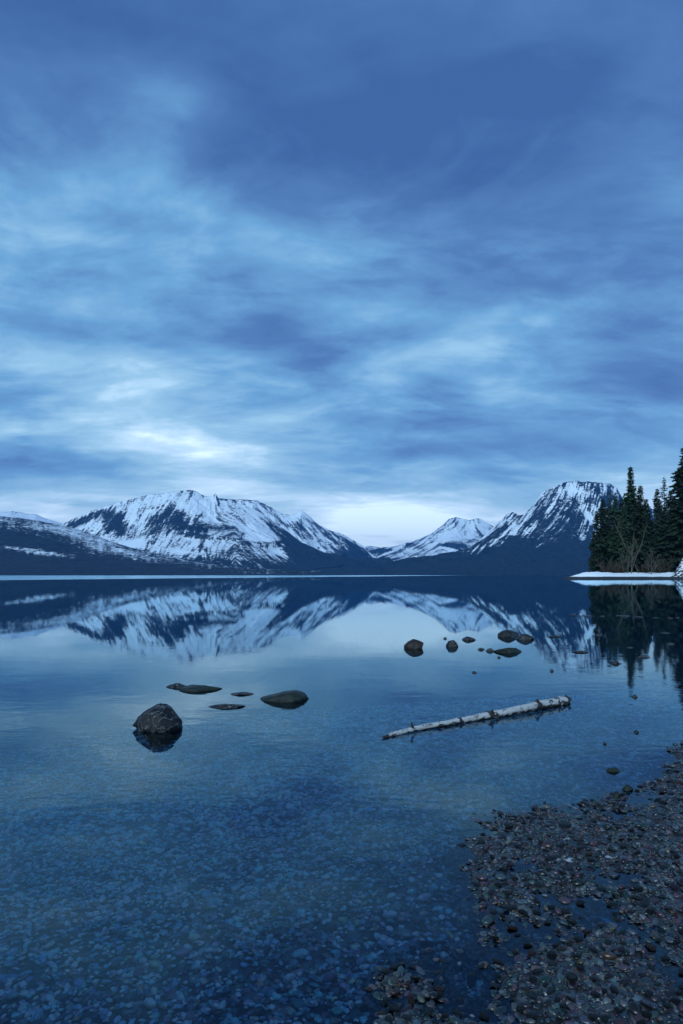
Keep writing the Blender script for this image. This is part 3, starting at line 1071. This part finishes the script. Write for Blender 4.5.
RK = [
    (134, 185, 703.5, 732, 'dark', 'large dark boulder nearest in the water at the left', .85, .45),
    (177, 222, 684, 691.5, 'green', 'long flat dark rock behind the large left boulder', .8, .5),
    (166, 187, 683, 688, 'dark', 'small dark rock touching the left end of the long flat rock', .8, .5),
    (230, 254, 692, 695.5, 'dark', 'small low dark rock between the flat rock and the greenish boulder', .7, .5),
    (207, 248, 703.5, 708.5, 'dark', 'thin slab barely awash in front of the small low rock', .6, .6),
    (260, 314, 689.5, 702, 'green', 'low greenish boulder right of the left rock cluster', .8, .5),
    (404, 426, 639, 649, 'brown', 'rounded brown rock alone at the left of the far rock cluster', .9, .4),
    (446, 459, 640, 647, 'dark', 'small dark pointed rock right of the rounded brown rock', .9, .4),
    (461, 476, 636.5, 640.5, 'dark', 'tiny low rock behind the small dark pointed rock', .8, .5),
    (497, 521, 629.5, 637, 'dark', 'biggest rounded rock of the far pair beyond the log', .9, .5),
    (515, 535, 633.5, 640, 'dark', 'lower dark rock overlapping the right of the biggest far rock', .9, .5),
    (494, 522, 647, 653, 'green', 'flat low rock in front of the far pair of rocks', .7, .5),
    (485.5, 495, 648, 651.5, 'dark', 'tiny rock at the left tip of the flat low far rock', .8, .5),
    (477, 484.5, 647.5, 650, 'dark', 'tiny dark rock left of the flat low far rock', .8, .5),
    (547, 564, 632, 637.5, 'green', 'low greyish green rock right of the far pair', .7, .5),
    (568, 578, 613, 616, 'dark', 'dark low rock at the left end of the line of far shore rocks', .8, .5),
    (580, 594, 614, 616.3, 'grey', 'thin grey rock in the line of far shore rocks', .7, .5),
    (600, 606, 614.5, 616.5, 'grey', 'tiny grey rock left of the pale rock before the tree reflection', .8, .5),
    (616, 630, 612.5, 616.5, 'grey', 'pale grey rock standing out before the tree reflection', .9, .45),
    (634, 643, 614.5, 617.5, 'grey', 'grey rock just right of the pale rock in the tree reflection', .8, .5),
    (652, 658, 616, 618, 'grey', 'tiny grey rock between two larger ones in the tree reflection', .8, .5),
    (666, 673, 614.5, 618.5, 'brown', 'brownish round rock near the right edge in the tree reflection', .9, .45),
    (675, 680, 616, 618, 'grey', 'last small grey rock at the right edge of the far rock line', .8, .5),
    (595, 603, 631, 635.5, 'grey', 'tilted grey rock at the left border of the tree reflection', .8, .45),
    (660, 671, 631, 633.5, 'grey', 'thin grey rock awash below the brownish round rock', .7, .5),
    (667, 675, 640, 644.5, 'grey', 'grey rock close to the right edge below the thin grey rock', .8, .5),
    (626, 633, 645, 648, 'grey', 'small grey rock in the reflection of the tallest middle tree', .8, .5),
    (638, 651, 655.5, 657.8, 'grey', 'thin long rock awash at the tip of the tree reflections', .6, .5),
    (610, 622, 660.5, 664, 'dark', 'dark rock below the left part of the tree reflection', .8, .5),
    (573, 589, 650.5, 653, 'dark', 'thin dark rock awash left of the tree reflection', .6, .5),
    (631, 638, 694.5, 697.5, 'dark', 'small dark rock under the inverted tip of the tallest tree', .7, .5),
    (550, 554, 669, 671.5, 'dark', 'tiny dark stone alone above the thick end of the log', .9, .5),
    (472, 477, 671, 673, 'dark', 'tiny dark stone alone in open water above the log', .9, .5),
    (497, 501, 656, 658, 'dark', 'tiny dark stone just below the flat low far rock', .9, .5),
    (443, 447, 637, 639, 'dark', 'tiny dark stone left behind the small dark pointed rock', .9, .5),
    (606, 620, 767, 772, 'green', 'thin dark wedge shaped stone in the shallows off the pebble bank', .6, .5),
    (622, 633, 784, 791, 'green', 'rounded bluish stone at the outer edge of the pebble bank', .9, .45),
    (612, 621, 791, 799, 'green', 'squarish green stone beside the rounded bluish stone', .9, .45),
    (634, 639, 730, 733, 'dark', 'tiny dark stone alone off the top of the pebble bank', .9, .5),
    (602, 607, 742, 744.5, 'dark', 'tiny flat dark stone in open shallows right of the log', .9, .5),
    (672, 684, 780, 787, 'brown', 'reddish brown block at the top right of the pebble bank', .9, .45),
    (659, 668, 781, 786, 'brown', 'small reddish stone left of the reddish brown block', .9, .45),
]
for i, (x0, x1, yt, yw, mt, lb, dp, sk) in enumerate(RK):
    rock(x0, x1, yt, yw, mt, lb, 300 + i, dp, sk, cuts=7 if i in (0,) else 6,
         prof={0: [(-1, .5), (-.75, .78), (-.05, 1), (.45, .82), (.9, .5), (1, .3)], 5: [(-1, .3), (-.6, .75), (-.15, 1), (.3, .9), (.75, .45), (1, .1)], 1: [(-1, .4), (-.4, .8), (.3, 1), (.8, .8), (1, .5)]}.get(i), lean=0.0, cutmin=0.6 if i == 0 else 0.55, rough=0.07 if i == 0 else 0.05)


# ------------------------------------------------------------------ the floating birch log
def birch_log():
    rng = np.random.RandomState(3)
    Yr, Yl = K / (703 - HZ), K / (738.5 - HZ)
    pr = np.array([(566 - 341.5) / F * Yr, Yr, 0.03])
    pl = np.array([(385 - 341.5) / F * Yl, Yl, 0.004])
    n, seg = 150, 28
    s = np.linspace(0, 1, n)
    L = np.linalg.norm(pr - pl)
    path = pl[None] + (pr - pl)[None] * s[:, None]
    dirv = (pr - pl) / L
    sidev = np.array([-dirv[1], dirv[0], 0])
    path = path + sidev[None] * (0.035 * np.sin(s * 6.0 + 0.4) + 0.010 * np.sin(s * 17) + 0.004 * np.sin(s * 41))[:, None]
    path[:, 2] += 0.012 * np.sin(s * PI) + 0.006 * np.sin(s * 11)
    rad = np.interp(s, [0, 0.04, 0.3, 0.5, 0.52, 0.56, 0.78, 0.80, 0.83, 0.93, 1.0], [0.014, 0.022, 0.031, 0.038, 0.043, 0.039, 0.048, 0.055, 0.051, 0.059, 0.062])
    ang = np.linspace(0, 2 * PI, seg, endpoint=False)
    up = np.array([0, 0, 1.0])
    SS, AA_ = np.meshgrid(s, ang, indexing='ij')
    rad = rad * 0.92
    rr = rad[:, None] * (1 + 0.05 * fbm(SS * 30, np.cos(AA_) * 1.5 + 3, 2, 3) + 0.035 * fbm(SS * 90, np.sin(AA_) * 2, 6, 2))
    V = path[:, None] + rr[..., None] * (sidev * np.cos(AA_)[..., None] + up * np.sin(AA_)[..., None])
    V[0] += dirv * 0.02 * np.cos(ang * 3)[:, None]
    V[-1] += dirv * 0.02 * np.sin(ang * 5 + 1)[:, None]
    i = np.arange(n - 1)[:, None] * seg
    j = np.arange(seg)[None]
    Q = np.stack([i + j, i + (j + 1) % seg, i + seg + (j + 1) % seg, i + seg + j], -1).reshape(-1, 4)
    dark = np.zeros_like(SS)
    for c, w in [(0.0, 0.02), (0.515, 0.008), (0.79, 0.008), (1.0, 0.012), (0.36, 0.005)]:
        dark += np.exp(-((SS - c) / w) ** 2) * 1.0
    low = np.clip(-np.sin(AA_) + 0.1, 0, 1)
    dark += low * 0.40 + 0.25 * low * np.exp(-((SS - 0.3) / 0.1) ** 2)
    dark += 0.14 * sstep(SS, 0.80, 0.9)
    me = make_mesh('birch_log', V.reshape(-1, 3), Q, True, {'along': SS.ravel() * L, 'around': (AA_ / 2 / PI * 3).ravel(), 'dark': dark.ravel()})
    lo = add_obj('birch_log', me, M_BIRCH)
    tag(lo, 'white birch log with dark scars floating in the shallows', 'log')
    # broken ends
    for k, (idx, sg) in enumerate(((0, -1), (n - 1, 1))):
        rings = [V[idx]]
        for q, dd in ((0.72, 0.006), (0.4, -0.006)):
            rings.append(path[idx] + (V[idx] - path[idx]) * q + dirv * sg * (dd + rng.normal(0, 0.006, (seg, 1))))
        rings.append(np.tile(path[idx] + dirv * sg * 0.004, (seg, 1)))
        E = np.stack(rings)
        i2 = np.arange(3)[:, None] * seg
        Q2 = np.stack([i2 + j, i2 + (j + 1) % seg, i2 + seg + (j + 1) % seg, i2 + seg + j], -1).reshape(-1, 4)
        add_obj('broken_end', make_mesh('broken_end', E.reshape(-1, 3), Q2), M_WOOD, lo)
    # stubs of branches and ring-like knots
    for (c, a, ln, r) in [(0.14, 1.9, 0.05, 0.011), (0.52, 2.3, 0.045, 0.014), (0.50, -0.5, 0.06, 0.012), (0.79, 2.0, 0.035, 0.018)]:
        k = int(c * (n - 1))
        rd = sidev * math.cos(a) + up * math.sin(a)
        p0 = path[k] + rd * rad[k] * 0.8
        p1 = path[k] + rd * (rad[k] + ln * 0.5) - dirv * ln * 0.25
        p2 = path[k] + rd * (rad[k] + ln) - dirv * ln * 0.6
        Vt, Qt = tube(np.array([p0, (p0 + p1) / 2, p1, p2]), [r * 1.5, r * 1.1, r * 0.9, r * 0.35], 8)
        add_obj('branch_stub', make_mesh('branch_stub', Vt, Qt), M_WOOD, lo)
    for c in (0.515, 0.79):
        k = int(c * (n - 1))
        V2, Q2 = [], []
        ii = np.arange(-1, 2)
        ring = []
        for q in ii:
            kk = k + q
            b = (1 + 0.16 * math.exp(-(q / 0.9) ** 2)) if abs(q) < 1 else 1.02
            ring.append(path[kk] + (V[kk] - path[kk]) * b)
        E = np.stack(ring)
        i3 = np.arange(len(ii) - 1)[:, None] * seg
        jj = np.arange(1, 13)[None]
        Q3 = np.stack([i3 + jj, i3 + (jj + 1) % seg, i3 + seg + (jj + 1) % seg, i3 + seg + jj], -1).reshape(-1, 4)
        add_obj('branch_collar', make_mesh('branch_collar', E.reshape(-1, 3), Q3), M_WOOD, lo)


birch_log()

# ------------------------------------------------------------------ pebbles
PAL = np.array([(0.055, 0.075, 0.10), (0.085, 0.11, 0.14), (0.05, 0.10, 0.105), (0.085, 0.15, 0.155), (0.11, 0.06, 0.075), (0.13, 0.085, 0.085), (0.16, 0.14, 0.105), (0.25, 0.26, 0.27), (0.48, 0.50, 0.50), (0.028, 0.032, 0.036), (0.26, 0.15, 0.085)])
PW = np.array([.17, .17, .13, .12, .11, .08, .06, .08, .035, .07, .02])
PW = PW / PW.sum()


def pebble_field():
    rng = np.random.RandomState(11)
    protoN = [stone_shape(ICO2[0], rng, 6, 0.04, 0.6) for _ in range(14)]
    protoF = [stone_shape(ICO1[0], rng, 5, 0.03, 0.6) for _ in range(10)]
    allV, allF, allC, off = [], [], [], 0

    def batch(Y0, Y1, dens, smin, smax, protos, Fc, below=None, above=None):
        nonlocal off
        W = 0.56 * Y1 + 0.5
        N = int(dens * (Y1 - Y0) * 2 * W)
        X = rng.uniform(-W, W, N)
        Y = rng.uniform(Y0, Y1, N)
        k = np.abs(X) < 0.56 * Y + 0.5
        X, Y = X[k], Y[k]
        if above is not None:
            k = bed_z(X, Y) > above
            X, Y = X[k], Y[k]
        if below is not None:
            k = bed_z(X, Y) < below
            X, Y = X[k], Y[k]
        N = len(X)
        size = smin + (smax - smin) * rng.beta(1.2, 3.8, N) * (1 + 0.9 * (rng.rand(N) < 0.012))
        Z = bed_z(X, Y)
        which = rng.randint(0, len(protos), N)
        yaw = rng.uniform(0, 2 * PI, N)
        tl = rng.normal(0, 0.20, (N, 2))
        sc = np.stack([size, size * rng.uniform(0.55, 0.9, N), size * rng.uniform(0.24, 0.55, N)], 1) * 0.5
        Z = Z + sc[:, 2] * rng.uniform(0.1, 0.9, N)
        ci = rng.choice(len(PAL), N, p=PW)
        col = PAL[ci] * np.clip(np.exp(rng.normal(-0.05, 0.55, (N, 1))), 0.25, 3.2) * (1 + rng.normal(0, 0.08, (N, 3)))
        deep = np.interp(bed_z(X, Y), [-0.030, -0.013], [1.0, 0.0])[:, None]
        col = col * (0.105 + deep * 3.1 + 2.4 * np.interp(bed_z(X, Y), [-1.1, -0.75, -0.40, -0.16], [-0.5, 0.5, 1.3, 0.1])[:, None]) * (np.array([1.0, 1.0, 1.0]) + np.interp(bed_z(X, Y), [-0.62, -0.22], [1.0, 0.18])[:, None] * deep * np.array([-0.55, 0.16, 0.34]))  # water's blue upwelling light painted into the stone colours by depth
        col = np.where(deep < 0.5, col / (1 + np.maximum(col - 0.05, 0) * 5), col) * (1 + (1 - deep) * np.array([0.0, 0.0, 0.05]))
        P = np.stack(protos)[which] * sc[:, None]
        c, s = np.cos(tl[:, 0])[:, None], np.sin(tl[:, 0])[:, None]
        y, z = P[..., 1] * c - P[..., 2] * s, P[..., 1] * s + P[..., 2] * c
        c, s = np.cos(tl[:, 1])[:, None], np.sin(tl[:, 1])[:, None]
        x, z = P[..., 0] * c + z * s, -P[..., 0] * s + z * c
        c, s = np.cos(yaw)[:, None], np.sin(yaw)[:, None]
        x, y = x * c - y * s, x * s + y * c
        nv = P.shape[1]
        V = np.stack([x + X[:, None], y + Y[:, None], z + Z[:, None]], -1).reshape(-1, 3)
        allV.append(V)
        allF.append((Fc[None] + (np.arange(N) * nv)[:, None, None] + off).reshape(-1, 3))
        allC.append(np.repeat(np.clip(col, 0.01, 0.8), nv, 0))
        off += len(V)

    batch(1.75, 2.6, 2500, 0.015, 0.060, protoN, ICO2[1])
    batch(2.6, 4.6, 1500, 0.019, 0.068, protoF, ICO1[1])
    batch(4.6, 7.0, 700, 0.03, 0.095, protoF, ICO1[1])
    batch(7.0, 10.5, 260, 0.05, 0.13, protoF, ICO1[1])
    batch(1.75, 6.0, 26, 0.05, 0.10, protoN, ICO2[1], -0.05)
    batch(1.75, 5.4, 2400, 0.012, 0.048, protoF, ICO1[1], None, -0.03)
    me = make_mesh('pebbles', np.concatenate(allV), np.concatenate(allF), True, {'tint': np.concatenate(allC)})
    tag(add_obj('gravel', me, M_PEB), 'multicoloured wet pebbles covering the shallows and the bank', None, None, 'stuff')


pebble_field()


def single_pebbles():
    """the larger stones that lie loose on the bank and in the shallows, each one an object"""
    rng = np.random.RandomState(77)
    kinds = [
        ('dark slate', (0.022, 0.026, 0.032), (0.05, 0.056, 0.065)), ('blue grey', (0.06, 0.08, 0.11), (0.11, 0.14, 0.17)), ('teal green', (0.045, 0.09, 0.095), (0.08, 0.14, 0.14)),
        ('mauve', (0.07, 0.045, 0.065), (0.13, 0.085, 0.105)), ('rusty red', (0.10, 0.05, 0.045), (0.16, 0.09, 0.075)), ('tan', (0.13, 0.11, 0.08), (0.20, 0.175, 0.14)), ('pale grey', (0.25, 0.26, 0.27), (0.42, 0.44, 0.45))]
    wts = np.array([.46, .19, .13, .09, .06, .05, .02])
    meshes = {}
    for nm, c1, c2 in kinds:
        mt = mat_stone(nm.replace(' ', '_') + '_pebble', [c * 0.34 for c in c1], [c * 0.34 for c in c2], 0.38, scale=30.0)
        meshes[nm] = []
        for q in range(4):
            me = make_mesh('pebble', stone_shape(ICO3[0], rng, 7, 0.035, 0.6), ICO3[1])
            me.materials.append(mt)
            meshes[nm].append(me)
    placed = []
    tries = 0
    spots = []
    while len(placed) < 300 and tries < 60000:
        tries += 1
        px, py = rng.uniform(330, 690), rng.uniform(752, 1030)
        Y = K / (py - HZ)
        X = (px - 341.5) / F * Y
        spots.append((X, Y))
        if len(spots) == 400:
            sp = np.array(spots)
            zz = bed_z(sp[:, 0], sp[:, 1])
            for (X, Y), z in zip(spots, zz):
                if z < -0.035 or len(placed) >= 300:
                    continue
                sz = rng.uniform(0.026, 0.042) * (1 + 0.5 * (rng.rand() < 0.12)) * (1 + 0.08 * (Y - 2))
                if any((X - a) ** 2 + (Y - b) ** 2 < (0.55 * (sz + c)) ** 2 for a, b, z2, c in placed):
                    continue
                placed.append((X, Y, z, sz))
            spots = []
    for X, Y, z, sz in placed:
        k = rng.choice(len(kinds), p=wts)
        nm = kinds[k][0]
        o = bpy.data.objects.new('pebble', meshes[nm][rng.randint(4)])
        COL.objects.link(o)
        hz = sz * rng.uniform(0.24, 0.38)
        o.location = (X, Y, z + 0.010 + hz * 0.3)
        o.scale = (sz * 0.5, sz * 0.5 * rng.uniform(0.6, 0.9), hz * 0.5)
        o.rotation_euler = (rng.normal(0, 0.2), rng.normal(0, 0.2), rng.uniform(0, 6.28))
        tag(o, 'larger %s pebble lying loose on the wet gravel bank' % nm, 'pebble', '%s pebbles on the gravel bank' % nm)


single_pebbles()

# ------------------------------------------------------------------ the air
HAZE = True
if HAZE:
    x0, x1, y0, y1, z0, z1 = -12600, 12600, -1600, 21100, -27, 1100
    V = [(x, y, z) for z in (z0, z1) for y in (y0, y1) for x in (x0, x1)]
    Q = [(0, 2, 3, 1), (4, 5, 7, 6), (0, 1, 5, 4), (2, 6, 7, 3), (0, 4, 6, 2), (1, 3, 7, 5)]
    m, t, out = material('haze_air')
    pv = t.new('ShaderNodeVolumePrincipled')
    pv.inputs['Color'].default_value = (0.07, 0.38, 1.0, 1)
    pv.inputs['Density'].default_value = 0.000038
    pv.inputs['Anisotropy'].default_value = 0.0
    t.l.new(pv.outputs[0], out.inputs['Volume'])
    me = make_mesh('haze', np.array(V), np.array(Q), False)
    tag(add_obj('haze', me, m), 'thin blue evening air over the lake', None, None, 'stuff')
